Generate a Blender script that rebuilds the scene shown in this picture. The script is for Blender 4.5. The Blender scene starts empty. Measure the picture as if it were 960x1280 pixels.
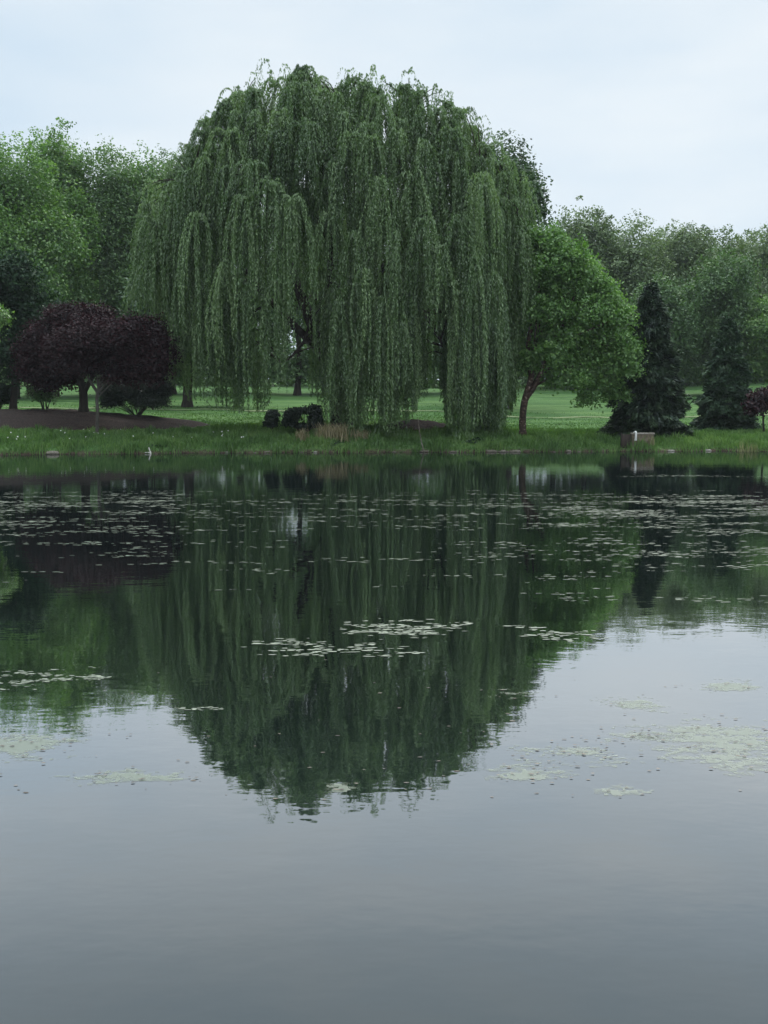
import bpy, math, random
import numpy as np

sc = bpy.context.scene
rng = np.random.default_rng(7)
random.seed(7)
R = math.radians

# ------------------------------------------------------------------ camera
FPX, W, H = 1400.0, 960.0, 1280.0
EYE = 1.6
PITCH = math.atan((640 - 520) / FPX)
cam_d = bpy.data.cameras.new('camera')
cam_d.sensor_fit = 'VERTICAL'
cam_d.sensor_height = 36.0
cam_d.lens = 36.0 * FPX / H
cam_d.clip_start = 0.05
cam_d.clip_end = 3000
cam = bpy.data.objects.new('camera', cam_d)
sc.collection.objects.link(cam)
cam.location = (0, 0, EYE)
cam.rotation_euler = (math.pi / 2 - PITCH, 0, 0)
sc.camera = cam

# ------------------------------------------------------------------ sky
SUN_EL, SUN_ROT = R(52), R(200)
world = bpy.data.worlds.new('World')
sc.world = world
world.use_nodes = True
nt = world.node_tree
nt.nodes.clear()
wo = nt.nodes.new('ShaderNodeOutputWorld')
bg = nt.nodes.new('ShaderNodeBackground')
sky = nt.nodes.new('ShaderNodeTexSky')
sky.sky_type = 'NISHITA'
sky.sun_disc = False
sky.sun_elevation = SUN_EL
sky.sun_rotation = SUN_ROT
sky.dust_density = 3.0
tc = nt.nodes.new('ShaderNodeTexCoord')
mp = nt.nodes.new('ShaderNodeMapping')
mp.inputs['Scale'].default_value = (1.0, 1.0, 3.2)
nz = nt.nodes.new('ShaderNodeTexNoise')
nz.inputs['Scale'].default_value = 2.2
nz.inputs['Detail'].default_value = 5
nz.inputs['Roughness'].default_value = 0.5
cr = nt.nodes.new('ShaderNodeValToRGB')
cr.color_ramp.elements[0].position = 0.30
cr.color_ramp.elements[0].color = (0.50, 0.62, 0.73, 1)
cr.color_ramp.elements[1].position = 0.68
cr.color_ramp.elements[1].color = (0.72, 0.77, 0.80, 1)
sc10 = nt.nodes.new('ShaderNodeVectorMath'); sc10.operation = 'SCALE'
sc10.inputs['Scale'].default_value = 10.0
mx = nt.nodes.new('ShaderNodeMix'); mx.data_type = 'RGBA'
mx.inputs['Factor'].default_value = 0.92
nt.links.new(tc.outputs['Generated'], mp.inputs['Vector'])
nt.links.new(mp.outputs[0], nz.inputs['Vector'])
nt.links.new(nz.outputs['Fac'], cr.inputs['Fac'])
nt.links.new(cr.outputs[0], sc10.inputs[0])
nt.links.new(sky.outputs[0], mx.inputs['A'])
nt.links.new(sc10.outputs[0], mx.inputs['B'])
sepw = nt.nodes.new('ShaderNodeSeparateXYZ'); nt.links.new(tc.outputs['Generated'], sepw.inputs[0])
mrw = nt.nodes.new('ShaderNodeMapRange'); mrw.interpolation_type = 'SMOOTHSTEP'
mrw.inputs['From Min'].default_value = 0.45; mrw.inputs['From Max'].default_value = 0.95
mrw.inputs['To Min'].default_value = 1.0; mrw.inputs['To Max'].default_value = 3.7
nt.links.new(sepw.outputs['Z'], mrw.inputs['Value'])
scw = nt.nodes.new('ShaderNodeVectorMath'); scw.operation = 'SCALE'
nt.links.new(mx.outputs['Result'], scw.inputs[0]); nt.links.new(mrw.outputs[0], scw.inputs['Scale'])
mb = nt.nodes.new('ShaderNodeMapRange'); mb.interpolation_type = 'SMOOTHSTEP'   # unseen sky behind the camera dimmed, added to darken tree fronts and reflections
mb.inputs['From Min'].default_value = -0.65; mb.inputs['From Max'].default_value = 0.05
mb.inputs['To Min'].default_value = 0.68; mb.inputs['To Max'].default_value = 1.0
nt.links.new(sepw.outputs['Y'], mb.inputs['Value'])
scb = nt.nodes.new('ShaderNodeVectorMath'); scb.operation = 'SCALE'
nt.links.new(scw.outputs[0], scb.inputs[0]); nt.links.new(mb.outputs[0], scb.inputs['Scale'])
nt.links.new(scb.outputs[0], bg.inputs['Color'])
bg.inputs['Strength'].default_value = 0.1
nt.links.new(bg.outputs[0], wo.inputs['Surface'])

sun_d = bpy.data.lights.new('sun', 'SUN')
sun_d.energy = 2.3
sun_d.angle = R(25)
sun_d.color = (1.0, 0.96, 0.9)
sun = bpy.data.objects.new('sun', sun_d)
sc.collection.objects.link(sun)
sun.rotation_euler = (R(90) - SUN_EL, 0, R(180) - SUN_ROT + R(180))

sc.view_settings.view_transform = 'Standard'
sc.view_settings.look = 'None'
sc.view_settings.exposure = 0.35
sc.view_settings.gamma = 1.0
sc.render.engine = 'CYCLES'
sc.cycles.max_bounces = 6
sc.cycles.diffuse_bounces = 3
sc.cycles.glossy_bounces = 3
sc.cycles.transmission_bounces = 3
sc.cycles.use_denoising = True

# ------------------------------------------------------------------ helpers
cp, sp_ = math.cos(PITCH), math.sin(PITCH)
def ray(px, py):
    x = (px - 480) / FPX; y = (640 - py) / FPX
    return x, cp + y * sp_, y * cp - sp_
def at(px, py, D):
    x, yy, zz = ray(px, py); t = D / yy
    return np.array((x * t, D, EYE + zz * t))
def onwater(px, py):
    x, yy, zz = ray(px, py); t = -EYE / zz
    return np.array((x * t, yy * t, 0.0))

def sstep(a, b, x):
    t = np.clip((x - a) / (b - a), 0, 1); return t * t * (3 - 2 * t)
def wob(x, y, f, seed=0.0):
    return (np.sin(x * f + 1.3 + seed) * np.sin(y * f * 1.13 + 2.1 + seed * 2) +
            0.5 * np.sin(x * f * 2.3 + y * f * .7 + 4 + seed) * np.cos(y * f * 1.9 - x * f * .4 + seed) +
            0.25 * np.sin(x * f * 4.7 - y * f * 1.2 + seed) * np.cos(y * f * 5.1 + x * f * 1.1)) / 1.75
def shore(x):
    s = np.interp(x, [-200, -70, -30, -16, -8, 0, 6, 10, 15, 18, 30, 70, 200],
                  [-60, 8, 43, 46.2, 48.7, 49.5, 49.9, 50.6, 51.4, 50.2, 46, 8, -60])
    return s + 0.22 * np.sin(x * 1.3) + 0.15 * np.sin(x * 2.9 + 1) + 0.08 * np.sin(x * 7.1)
def gz(x, y):
    x = np.asarray(x, float); y = np.asarray(y, float)
    d = y - shore(x)
    z = np.interp(d, [-40, -3, -0.35, 0.0, 0.12, 0.5, 1.2, 4, 7, 12, 26, 60, 100, 180, 400, 900],
                  [-1.6, -1.0, -.25, -.02, .17, .30, .40, .70, 1.03, 1.35, 2.1, 3.9, 6.1, 9, 14, 22])
    k = 1 - 0.27 * sstep(3, 9, x) * (1 - sstep(14, 45, d)) * (d > 0)
    z = z * k
    z = z + np.where(d > 0.5, 0.05 * wob(x, y, 0.9) + 0.10 * wob(x, y, .17, 3) * sstep(6, 20, d), 0)
    near = np.interp(y, [-200, -30, -6, 0.0, 0.9, 1.4, 4], [6, 2.2, .55, .16, .04, -.15, -1.0])
    z = np.where(y < 6, np.maximum(near + 0.02 * wob(x, y, 2.1), z), z)
    return z
def gzf(x, y): return float(gz(np.array([x]), np.array([y]))[0])

def tagt(o, label, cat, group=None, kind=None):
    if label: o['label'] = label
    if cat: o['category'] = cat
    if group: o['group'] = group
    if kind: o['kind'] = kind
    return o
def empty(name, loc, label, cat, group=None):
    o = bpy.data.objects.new(name, None)
    sc.collection.objects.link(o); o.location = loc; o.empty_display_size = .3
    return tagt(o, label, cat, group)
def link(name, me, mat, parent=None, origin=(0, 0, 0)):
    o = bpy.data.objects.new(name, me)
    sc.collection.objects.link(o)
    if mat is not None: me.materials.append(mat)
    if parent is not None: o.parent = parent
    else: o.location = origin
    return o
def mesh_np(name, V, F, k, attr=None, smooth=False):
    """V (n,3); F (m,k) all faces with k corners"""
    me = bpy.data.meshes.new(name)
    V = np.ascontiguousarray(V, dtype=np.float32); F = np.ascontiguousarray(F, dtype=np.int32)
    me.vertices.add(len(V)); me.vertices.foreach_set('co', V.ravel())
    me.loops.add(F.size); me.loops.foreach_set('vertex_index', F.ravel())
    me.polygons.add(len(F)); me.polygons.foreach_set('loop_start', np.arange(0, F.size, k, dtype=np.int32))
    if smooth: me.polygons.foreach_set('use_smooth', np.ones(len(F), dtype=bool))
    me.update(calc_edges=True)
    if attr is not None:
        a = me.attributes.new('tint', 'FLOAT', 'FACE'); a.data.foreach_set('value', np.asarray(attr, dtype=np.float32))
    return me
def unit(v):
    return v / np.maximum(np.linalg.norm(v, axis=-1, keepdims=True), 1e-9)
def leaf_mesh(name, C, A, N, L, Wd, tint):
    """rhombic leaves: centres C, long axis A, approximate normal N"""
    A = unit(A); B = unit(np.cross(N, A))
    L = np.broadcast_to(L, (len(C),))[:, None] * .5; Wd = np.broadcast_to(Wd, (len(C),))[:, None] * .5
    V = np.stack([C - A * L, C + B * Wd - A * L * .15, C + A * L, C - B * Wd - A * L * .15], 1).reshape(-1, 3)
    F = np.arange(len(C) * 4).reshape(-1, 4)
    return mesh_np(name, V, F, 4, tint)
class Tubes:
    def __init__(s): s.V = []; s.F = []; s.n = 0
    def add(s, pts, rad, sides=8, knob=0.0):
        pts = np.asarray(pts, float); rad = np.asarray(rad, float)
        T = np.gradient(pts, axis=0); T = unit(T)
        ref = np.array((0.31, 0.95, 0.05)); U = unit(np.cross(T, ref)); Wv = np.cross(T, U)
        a = np.linspace(0, 2 * math.pi, sides, endpoint=False)
        ring = np.cos(a)[None, :, None] * U[:, None] + np.sin(a)[None, :, None] * Wv[:, None]
        rr = rad[:, None, None] * (1 + knob * rng.uniform(-1, 1, (len(pts), sides, 1)))
        V = pts[:, None] + ring * rr
        i = np.arange(len(pts) - 1)[:, None] * sides; j = np.arange(sides)[None]; j2 = (j + 1) % sides
        F = np.stack([i + j, i + j2, i + sides + j2, i + sides + j], -1).reshape(-1, 4) + s.n
        s.V.append(V.reshape(-1, 3)); s.F.append(F); s.n += len(pts) * sides
    def mesh(s, name): return mesh_np(name, np.vstack(s.V), np.vstack(s.F), 4, smooth=True)
def curve_pts(P, n=12):
    P = np.asarray(P, float); m = len(P)
    if m == 2: return P[0] + (P[1] - P[0]) * np.linspace(0, 1, n)[:, None]
    out = []
    Q = np.vstack([2 * P[0] - P[1], P, 2 * P[-1] - P[-2]])
    for i in range(m - 1):
        t = np.linspace(0, 1, max(3, n // (m - 1)), endpoint=(i == m - 2))[:, None]
        a, b, c, d = Q[i:i + 4]
        out.append(.5 * (2 * b + (c - a) * t + (2 * a - 5 * b + 4 * c - d) * t * t + (3 * b - a - 3 * c + d) * t ** 3))
    return np.vstack(out)

# ------------------------------------------------------------------ materials
def newmat(name):
    m = bpy.data.materials.new(name); m.use_nodes = True
    n = m.node_tree; n.nodes.clear()
    out = n.nodes.new('ShaderNodeOutputMaterial')
    return m, n, out
def ramp(n, cols):
    r = n.nodes.new('ShaderNodeValToRGB'); e = r.color_ramp.elements
    while len(e) < len(cols): e.new(0.5)
    for el, (p, c) in zip(e, cols): el.position = p; el.color = (*c, 1)
    return r
def leafmat(name, dark, mid, light, trans=.3, gloss=.05, tcol=None):
    m, n, out = newmat(name)
    at_ = n.nodes.new('ShaderNodeAttribute'); at_.attribute_name = 'tint'
    r = ramp(n, [(0, dark), (.5, mid), (1, light)])
    n.links.new(at_.outputs['Fac'], r.inputs['Fac'])
    d = n.nodes.new('ShaderNodeBsdfDiffuse'); t = n.nodes.new('ShaderNodeBsdfTranslucent')
    n.links.new(r.outputs[0], d.inputs[0])
    g = n.nodes.new('ShaderNodeMix'); g.data_type = 'RGBA'; g.blend_type = 'MULTIPLY'; g.inputs['Factor'].default_value = 1
    g.inputs['B'].default_value = tcol or (1.05, 1.2, .5, 1)
    n.links.new(r.outputs[0], g.inputs['A']); n.links.new(g.outputs['Result'], t.inputs[0])
    mix = n.nodes.new('ShaderNodeMixShader'); mix.inputs[0].default_value = trans
    n.links.new(d.outputs[0], mix.inputs[1]); n.links.new(t.outputs[0], mix.inputs[2])
    gl = n.nodes.new('ShaderNodeBsdfGlossy'); gl.inputs['Roughness'].default_value = .45
    mix2 = n.nodes.new('ShaderNodeMixShader'); mix2.inputs[0].default_value = gloss
    n.links.new(mix.outputs[0], mix2.inputs[1]); n.links.new(gl.outputs[0], mix2.inputs[2])
    n.links.new(mix2.outputs[0], out.inputs[0])
    return m
def noisemat(name, cols, scale=4, rough=.85, bump=.4, bdist=.02, vec=(1, 1, 1), detail=6):
    m, n, out = newmat(name)
    b = n.nodes.new('ShaderNodeBsdfPrincipled'); b.inputs['Roughness'].default_value = rough
    b.inputs['Specular IOR Level'].default_value = .25
    tcn = n.nodes.new('ShaderNodeTexCoord'); mpn = n.nodes.new('ShaderNodeMapping'); mpn.inputs['Scale'].default_value = vec
    nn = n.nodes.new('ShaderNodeTexNoise'); nn.inputs['Scale'].default_value = scale; nn.inputs['Detail'].default_value = detail
    r = ramp(n, cols)
    n.links.new(tcn.outputs['Object'], mpn.inputs[0]); n.links.new(mpn.outputs[0], nn.inputs['Vector'])
    n.links.new(nn.outputs['Fac'], r.inputs['Fac']); n.links.new(r.outputs[0], b.inputs['Base Color'])
    bp = n.nodes.new('ShaderNodeBump'); bp.inputs['Strength'].default_value = bump; bp.inputs['Distance'].default_value = bdist
    n.links.new(nn.outputs['Fac'], bp.inputs['Height']); n.links.new(bp.outputs[0], b.inputs['Normal'])
    n.links.new(b.outputs[0], out.inputs[0])
    return m

M = {}
M['bark'] = noisemat('bark', [(.3, (.035, .027, .02)), (.6, (.09, .07, .055)), (.75, (.14, .115, .09))], 5, .95, 1, .06, (1, 1, .25))
M['bark_dark'] = noisemat('bark_dark', [(.3, (.02, .017, .014)), (.7, (.055, .045, .037))], 5, .95, 1, .06, (1, 1, .25))
M['bark_birch'] = noisemat('bark_birch', [(.35, (.03, .022, .018)), (.52, (.07, .046, .034)), (.62, (.11, .07, .055)), (.70, (.36, .29, .24))], 5.5, .9, .8, .03, (1, 1, 1.6))
M['bark_grey'] = noisemat('bark_grey', [(.3, (.05, .046, .04)), (.7, (.11, .10, .085))], 8, .9, .7, .02, (1, 1, .3))
M['willow'] = leafmat('willow_leaf', (.045, .09, .035), (.098, .172, .062), (.19, .285, .12), .3, .05)
M['birch'] = leafmat('birch_leaf', (.06, .14, .032), (.11, .225, .055), (.19, .33, .09), .35, .04)
M['oak'] = leafmat('oak_leaf', (.02, .05, .017), (.036, .085, .026), (.06, .12, .036), .2, .05)
M['maple'] = leafmat('maple_leaf', (.055, .125, .032), (.11, .22, .056), (.20, .32, .10), .35, .04)
M['maple_b'] = leafmat('maple_leaf_pale', (.055, .12, .04), (.11, .20, .068), (.185, .28, .11), .3, .04)
M['far'] = leafmat('distant_leaf', (.055, .10, .04), (.12, .18, .075), (.21, .28, .14), .25, .04)
M['far_b'] = leafmat('distant_leaf_deep', (.038, .082, .03), (.075, .15, .05), (.13, .22, .08), .25, .04)
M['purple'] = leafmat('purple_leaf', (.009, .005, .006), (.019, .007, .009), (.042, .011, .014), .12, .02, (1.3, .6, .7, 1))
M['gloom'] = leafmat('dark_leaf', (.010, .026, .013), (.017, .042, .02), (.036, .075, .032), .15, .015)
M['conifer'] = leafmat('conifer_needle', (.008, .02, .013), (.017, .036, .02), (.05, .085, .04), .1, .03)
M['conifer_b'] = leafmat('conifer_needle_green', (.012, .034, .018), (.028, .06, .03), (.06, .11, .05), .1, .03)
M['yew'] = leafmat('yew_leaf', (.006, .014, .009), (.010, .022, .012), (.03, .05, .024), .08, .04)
M['blossom'] = leafmat('blossom', (.5, .52, .45), (.65, .66, .6), (.8, .8, .76), .3, .03, (1, 1, .9, 1))
M['grass'] = leafmat('grass_blade', (.045, .10, .026), (.095, .19, .05), (.17, .27, .08), .3, .03)
M['straw'] = leafmat('dry_grass', (.14, .12, .06), (.28, .24, .13), (.42, .37, .23), .2, .03, (1, .95, .7, 1))
M['reed'] = leafmat('reed_leaf', (.12, .14, .05), (.22, .24, .10), (.36, .34, .19), .2, .04, (1, 1, .6, 1))
M['mulch'] = noisemat('mulch', [(.3, (.010, .007, .005)), (.5, (.028, .018, .014)), (.72, (.06, .04, .032))], 14, .95, 1, .04)
M['rock'] = noisemat('rock', [(.3, (.06, .052, .042)), (.6, (.17, .15, .12)), (.75, (.32, .30, .26))], 6, .85, .8, .03)
M['rock_pale'] = noisemat('rock_pale', [(.3, (.12, .11, .09)), (.6, (.36, .34, .30))], 7, .85, .8, .03)
M['wood_pale'] = noisemat('bleached_wood', [(.3, (.36, .34, .30)), (.7, (.6, .58, .53))], 9, .7, .5, .01, (1, 1, .3))
M['concrete'] = noisemat('weathered_concrete', [(.3, (.06, .05, .035)), (.5, (.13, .105, .075)), (.7, (.20, .165, .12))], 5, .9, .6, .015)
M['cap'] = noisemat('pale_cap', [(.3, (.18, .16, .13)), (.6, (.34, .31, .27))], 6, .8, .4, .01)
M['timber'] = noisemat('dark_timber', [(.3, (.015, .012, .01)), (.7, (.05, .038, .03))], 6, .9, .6, .015, (1, 1, .3))
M['pvc'] = noisemat('white_pipe', [(.3, (.45, .46, .44)), (.7, (.62, .62, .6))], 5, .4, .1, .003)
M['path'] = noisemat('path_gravel', [(.3, (.11, .15, .06)), (.7, (.20, .23, .12))], 3, .95, .3, .01)

# ground
m, n, out = newmat('lawn_ground')
b = n.nodes.new('ShaderNodeBsdfPrincipled'); b.inputs['Roughness'].default_value = .95; b.inputs['Specular IOR Level'].default_value = .1
tcn = n.nodes.new('ShaderNodeTexCoord')
def nzn(scale, vec, det=5, rg=.55):
    mpn = n.nodes.new('ShaderNodeMapping'); mpn.inputs['Scale'].default_value = vec
    nn = n.nodes.new('ShaderNodeTexNoise'); nn.inputs['Scale'].default_value = scale; nn.inputs['Detail'].default_value = det
    nn.inputs['Roughness'].default_value = rg
    n.links.new(tcn.outputs['Object'], mpn.inputs[0]); n.links.new(mpn.outputs[0], nn.inputs['Vector'])
    return nn
n1 = nzn(.35, (.3, 2.0, 1)); n2 = nzn(7, (.6, 1, 1), 8, .7)
r1 = ramp(n, [(.3, (.026, .066, .018)), (.45, (.046, .105, .03)), (.55, (.066, .132, .038)), (.7, (.095, .16, .052))])
r2 = ramp(n, [(.3, (.78, .8, .75)), (.7, (1.12, 1.1, 1.1))])
mm = n.nodes.new('ShaderNodeMix'); mm.data_type = 'RGBA'; mm.blend_type = 'MULTIPLY'; mm.inputs['Factor'].default_value = 1
n.links.new(n1.outputs['Fac'], r1.inputs['Fac']); n.links.new(n2.outputs['Fac'], r2.inputs['Fac'])
n.links.new(r1.outputs[0], mm.inputs['A']); n.links.new(r2.outputs[0], mm.inputs['B'])
soil = ramp(n, [(.35, (.028, .02, .014)), (.6, (.075, .055, .04))])
n.links.new(n2.outputs['Fac'], soil.inputs['Fac'])
sep = n.nodes.new('ShaderNodeSeparateXYZ'); n.links.new(tcn.outputs['Object'], sep.inputs[0])
ad = n.nodes.new('ShaderNodeMath'); ad.operation = 'MULTIPLY_ADD'; ad.inputs[1].default_value = .35
n.links.new(n2.outputs['Fac'], ad.inputs[0]); n.links.new(sep.outputs['Z'], ad.inputs[2])
mr = n.nodes.new('ShaderNodeMapRange'); mr.inputs['From Min'].default_value = .22; mr.inputs['From Max'].default_value = .36
n.links.new(ad.outputs[0], mr.inputs['Value'])
mm2 = n.nodes.new('ShaderNodeMix'); mm2.data_type = 'RGBA'
n.links.new(mr.outputs[0], mm2.inputs['Factor']); n.links.new(soil.outputs[0], mm2.inputs['A']); n.links.new(mm.outputs['Result'], mm2.inputs['B'])
n.links.new(mm2.outputs['Result'], b.inputs['Base Color'])
bp = n.nodes.new('ShaderNodeBump'); bp.inputs['Strength'].default_value = .8; bp.inputs['Distance'].default_value = .06
n.links.new(n2.outputs['Fac'], bp.inputs['Height']); n.links.new(bp.outputs[0], b.inputs['Normal'])
n.links.new(b.outputs[0], out.inputs[0])
M['ground'] = m

# water
m, n, out = newmat('pond_water')
tcn = n.nodes.new('ShaderNodeTexCoord')
na = nzn(3.2, (.75, 1.0, 1), 3, .5); nb = nzn(14, (.5, 1, 1), 2, .5); nc = nzn(.55, (.5, 1, 1), 2, .5)
bpa = n.nodes.new('ShaderNodeBump'); bpa.inputs['Strength'].default_value = 1; bpa.inputs['Distance'].default_value = .0013
bpb = n.nodes.new('ShaderNodeBump'); bpb.inputs['Strength'].default_value = 1; bpb.inputs['Distance'].default_value = .00028
bpc = n.nodes.new('ShaderNodeBump'); bpc.inputs['Strength'].default_value = 1; bpc.inputs['Distance'].default_value = .002
n.links.new(na.outputs['Fac'], bpa.inputs['Height']); n.links.new(nb.outputs['Fac'], bpb.inputs['Height']); n.links.new(nc.outputs['Fac'], bpc.inputs['Height'])
n.links.new(bpa.outputs[0], bpb.inputs['Normal']); n.links.new(bpb.outputs[0], bpc.inputs['Normal'])
lw = n.nodes.new('ShaderNodeLayerWeight'); lw.inputs['Blend'].default_value = .5
n.links.new(bpc.outputs[0], lw.inputs['Normal'])
fr = ramp(n, [(0, (.03,) * 3), (.45, (.13,) * 3), (.56, (.29,) * 3), (.66, (.50,) * 3), (.75, (.72,) * 3), (.82, (.84,) * 3), (.90, (.80,) * 3), (1, (.84,) * 3)])
n.links.new(lw.outputs['Facing'], fr.inputs['Fac'])
gl = n.nodes.new('ShaderNodeBsdfGlossy'); gl.inputs['Roughness'].default_value = .018
gl.inputs['Color'].default_value = (.78, .785, .785, 1)
n.links.new(bpc.outputs[0], gl.inputs['Normal'])
df = n.nodes.new('ShaderNodeBsdfDiffuse')
rr = ramp(n, [(.35, (.006, .011, .011)), (.65, (.008, .013, .012))])
n.links.new(nc.outputs['Fac'], rr.inputs['Fac']); n.links.new(rr.outputs[0], df.inputs[0])
mx = n.nodes.new('ShaderNodeMixShader')
n.links.new(fr.outputs[0], mx.inputs[0]); n.links.new(df.outputs[0], mx.inputs[1]); n.links.new(gl.outputs[0], mx.inputs[2])
n.links.new(mx.outputs[0], out.inputs[0])
M['water'] = m

# floating weed: pale where it shines
def weedmat(name, a, bcol, gl_f, rough, alpha, soft=False):
    m, n, out = newmat(name)
    t = n.nodes.new('ShaderNodeAttribute'); t.attribute_name = 'tint'
    r = ramp(n, [(0, a), (1, bcol)]); n.links.new(t.outputs['Fac'], r.inputs['Fac'])
    d = n.nodes.new('ShaderNodeBsdfDiffuse'); n.links.new(r.outputs[0], d.inputs[0])
    g = n.nodes.new('ShaderNodeBsdfGlossy'); g.inputs['Roughness'].default_value = rough
    x = n.nodes.new('ShaderNodeMixShader'); x.inputs[0].default_value = gl_f
    n.links.new(d.outputs[0], x.inputs[1]); n.links.new(g.outputs[0], x.inputs[2])
    tr = n.nodes.new('ShaderNodeBsdfTransparent'); y = n.nodes.new('ShaderNodeMixShader'); y.inputs[0].default_value = alpha
    if soft:
        mu = n.nodes.new('ShaderNodeMath'); mu.operation = 'MULTIPLY'; mu.inputs[1].default_value = alpha
        n.links.new(t.outputs['Fac'], mu.inputs[0]); n.links.new(mu.outputs[0], y.inputs[0])
    n.links.new(tr.outputs[0], y.inputs[1]); n.links.new(x.outputs[0], y.inputs[2]); n.links.new(y.outputs[0], out.inputs[0])
    return m
M['pad'] = weedmat('pad_leaf', (.07, .088, .056), (.25, .28, .205), .14, .4, 1)
M['mat'] = weedmat('weed_film', (.17, .20, .12), (.20, .235, .165), .3, .3, .55, True)
M['fleck'] = weedmat('dead_leaf', (.05, .045, .035), (.16, .13, .10), .1, .4, 1)

# ------------------------------------------------------------------ ground and water
def nonuni(segs):
    out = []
    for a, b_, s in segs: out.append(np.arange(a, b_, s))
    out.append([segs[-1][1]]); return np.concatenate(out)
gx = nonuni([(-900, -200, 70), (-200, -60, 10), (-60, -26, 2), (-26, 26, .35), (26, 60, 2), (60, 200, 10), (200, 900, 70)])
gy = nonuni([(-300, -30, 30), (-30, -4, 3), (-4, 3, .25), (3, 40, 4), (40, 58, .2), (58, 90, 1), (90, 200, 5), (200, 1500, 60)])
X, Y = np.meshgrid(gx, gy)
Z = gz(X, Y)
V = np.stack([X, Y, Z], -1).reshape(-1, 3)
nx = len(gx); i = (np.arange(len(gy) - 1)[:, None] * nx + np.arange(nx - 1)[None]).ravel()
me = mesh_np('ground', V, np.stack([i, i + 1, i + nx + 1, i + nx], 1), 4, smooth=True)
o = link('ground', me, M['ground']); o['kind'] = 'structure'
me = mesh_np('water', np.array([(-220, -80, 0), (220, -80, 0), (220, 60, 0), (-220, 60, 0)]), np.array([[0, 1, 2, 3]]), 4)
o = link('water', me, M['water']); o['kind'] = 'structure'

# path crossing the lawn
px_ = np.linspace(-40, 40, 161); yc = 72 + 1.2 * np.sin(px_ * .08)
V = []
for dx in (-.4, .4): V.append(np.stack([px_, yc + dx, gz(px_, yc + dx) + .035], 1))
V = np.vstack(V); k = np.arange(160)
o = link('path', mesh_np('path', V, np.stack([k, k + 1, k + 162, k + 161], 1), 4, smooth=True), M['path']); o['kind'] = 'structure'

# mounded mulch beds
def mound(label, x0, x1, y0, y1, h, cat='mulch bed'):
    cx, cy = (x0 + x1) / 2, (y0 + y1) / 2; ax, ay = (x1 - x0) / 2, (y1 - y0) / 2
    rs = np.linspace(0, 1, 16); th = np.linspace(0, 2 * math.pi, 72, endpoint=False)
    V = []
    for r_ in rs:
        e = 1 + .05 * np.sin(3 * th + 1) + .03 * np.sin(7 * th)
        x = cx + ax * r_ * np.cos(th) * e; y = cy + ay * r_ * np.sin(th) * e
        z = gz(x, y) + h * (1 - r_ ** 2.2) + .02 * rng.standard_normal(72) * (r_ < .97) - .04 * (r_ > .99) + .02
        V.append(np.stack([x, y, z], 1))
    V = np.vstack(V); i = np.arange(15)[:, None] * 72; j = np.arange(72)[None]; j2 = (j + 1) % 72
    F = np.stack([i + j, i + j2, i + 72 + j2, i + 72 + j], -1).reshape(-1, 4)
    root = empty('mulch_bed', (cx, cy, gzf(cx, cy)), label, cat)
    V -= np.array(root.location)
    link('mulch_mound', mesh_np('mulch_mound', V, F, 4, smooth=True), M['mulch'], root)
    return root
mound('wide dark mulch bed under the purple tree', -26.5, -9.2, 52.4, 60.5, .62)
mound('smaller reddish mulch mound behind the willow trunk', 0.0, 3.2, 55.0, 59.5, .3)

# ------------------------------------------------------------------ foliage generators
def crown_from_lobes(lobes, N, ls, per=26, spread=.42, droop=.25, wr=.6, up=.6, fill=.8, tint_lo=.1, tint_hi=.9, squash=.7):
    """lobes: (centre, (rx,ry,rz)) world; returns arrays of leaf centres, axes, normals, tints"""
    w = np.array([r[0] * r[2] + r[1] * r[2] for c, r in lobes]); w = w / w.sum()
    Cs, As, Ns, Ts = [], [], [], []
    for (c, r), wi in zip(lobes, w):
        nc = max(3, int(N * wi / per)); r = np.array(r); c = np.array(c)
        d = unit(rng.standard_normal((nc, 3)))
        d[:, 2] = np.where(d[:, 2] < -.35, -d[:, 2] * rng.uniform(0, 1, nc), d[:, 2])
        rad = 1 - fill * rng.beta(1.1, 3.2, nc)
        rad *= 1 + .13 * np.clip(rng.standard_normal(nc), -1.5, 1.6) * (rng.random(nc) < .5)
        up_ = (d[:, 2] > .25) & (rng.random(nc) < .14)
        rad = np.where(up_, rng.uniform(1.02, 1.18, nc), rad)
        cc = c + d * r * rad[:, None]; cc[:, 2] += up_ * rng.uniform(0, .35, nc) * min(1.0, r[2])
        ctint = rng.normal(.5, .2, nc)
        sg = spread * rng.uniform(.6, 1.35, nc)
        sg = np.where(up_, sg * .6, sg)
        off = np.clip(rng.standard_normal((nc, per, 3)), -1.7, 1.7) * sg[:, None, None]; off[..., 2] *= squash
        off[..., 2] -= droop * (off[..., 0] ** 2 + off[..., 1] ** 2)
        P = (cc[:, None] + off).reshape(-1, 3)
        n_ = unit(unit(d)[:, None] * .7 + np.array((0, 0, up)) + .75 * rng.standard_normal((nc, per, 3))).reshape(-1, 3)
        a_ = rng.standard_normal((nc * per, 3)); a_[:, 2] -= .6
        a_ = a_ - n_ * (a_ * n_).sum(1, keepdims=True)
        Cs.append(P); As.append(a_); Ns.append(n_)
        Ts.append(np.clip(np.repeat(ctint, per) + .16 * rng.standard_normal(nc * per), 0, 1))
    C = np.vstack(Cs); n = len(C); L = ls * rng.uniform(.7, 1.35, n)
    return C, np.vstack(As), np.vstack(Ns), L, L * wr, np.concatenate(Ts)

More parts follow.
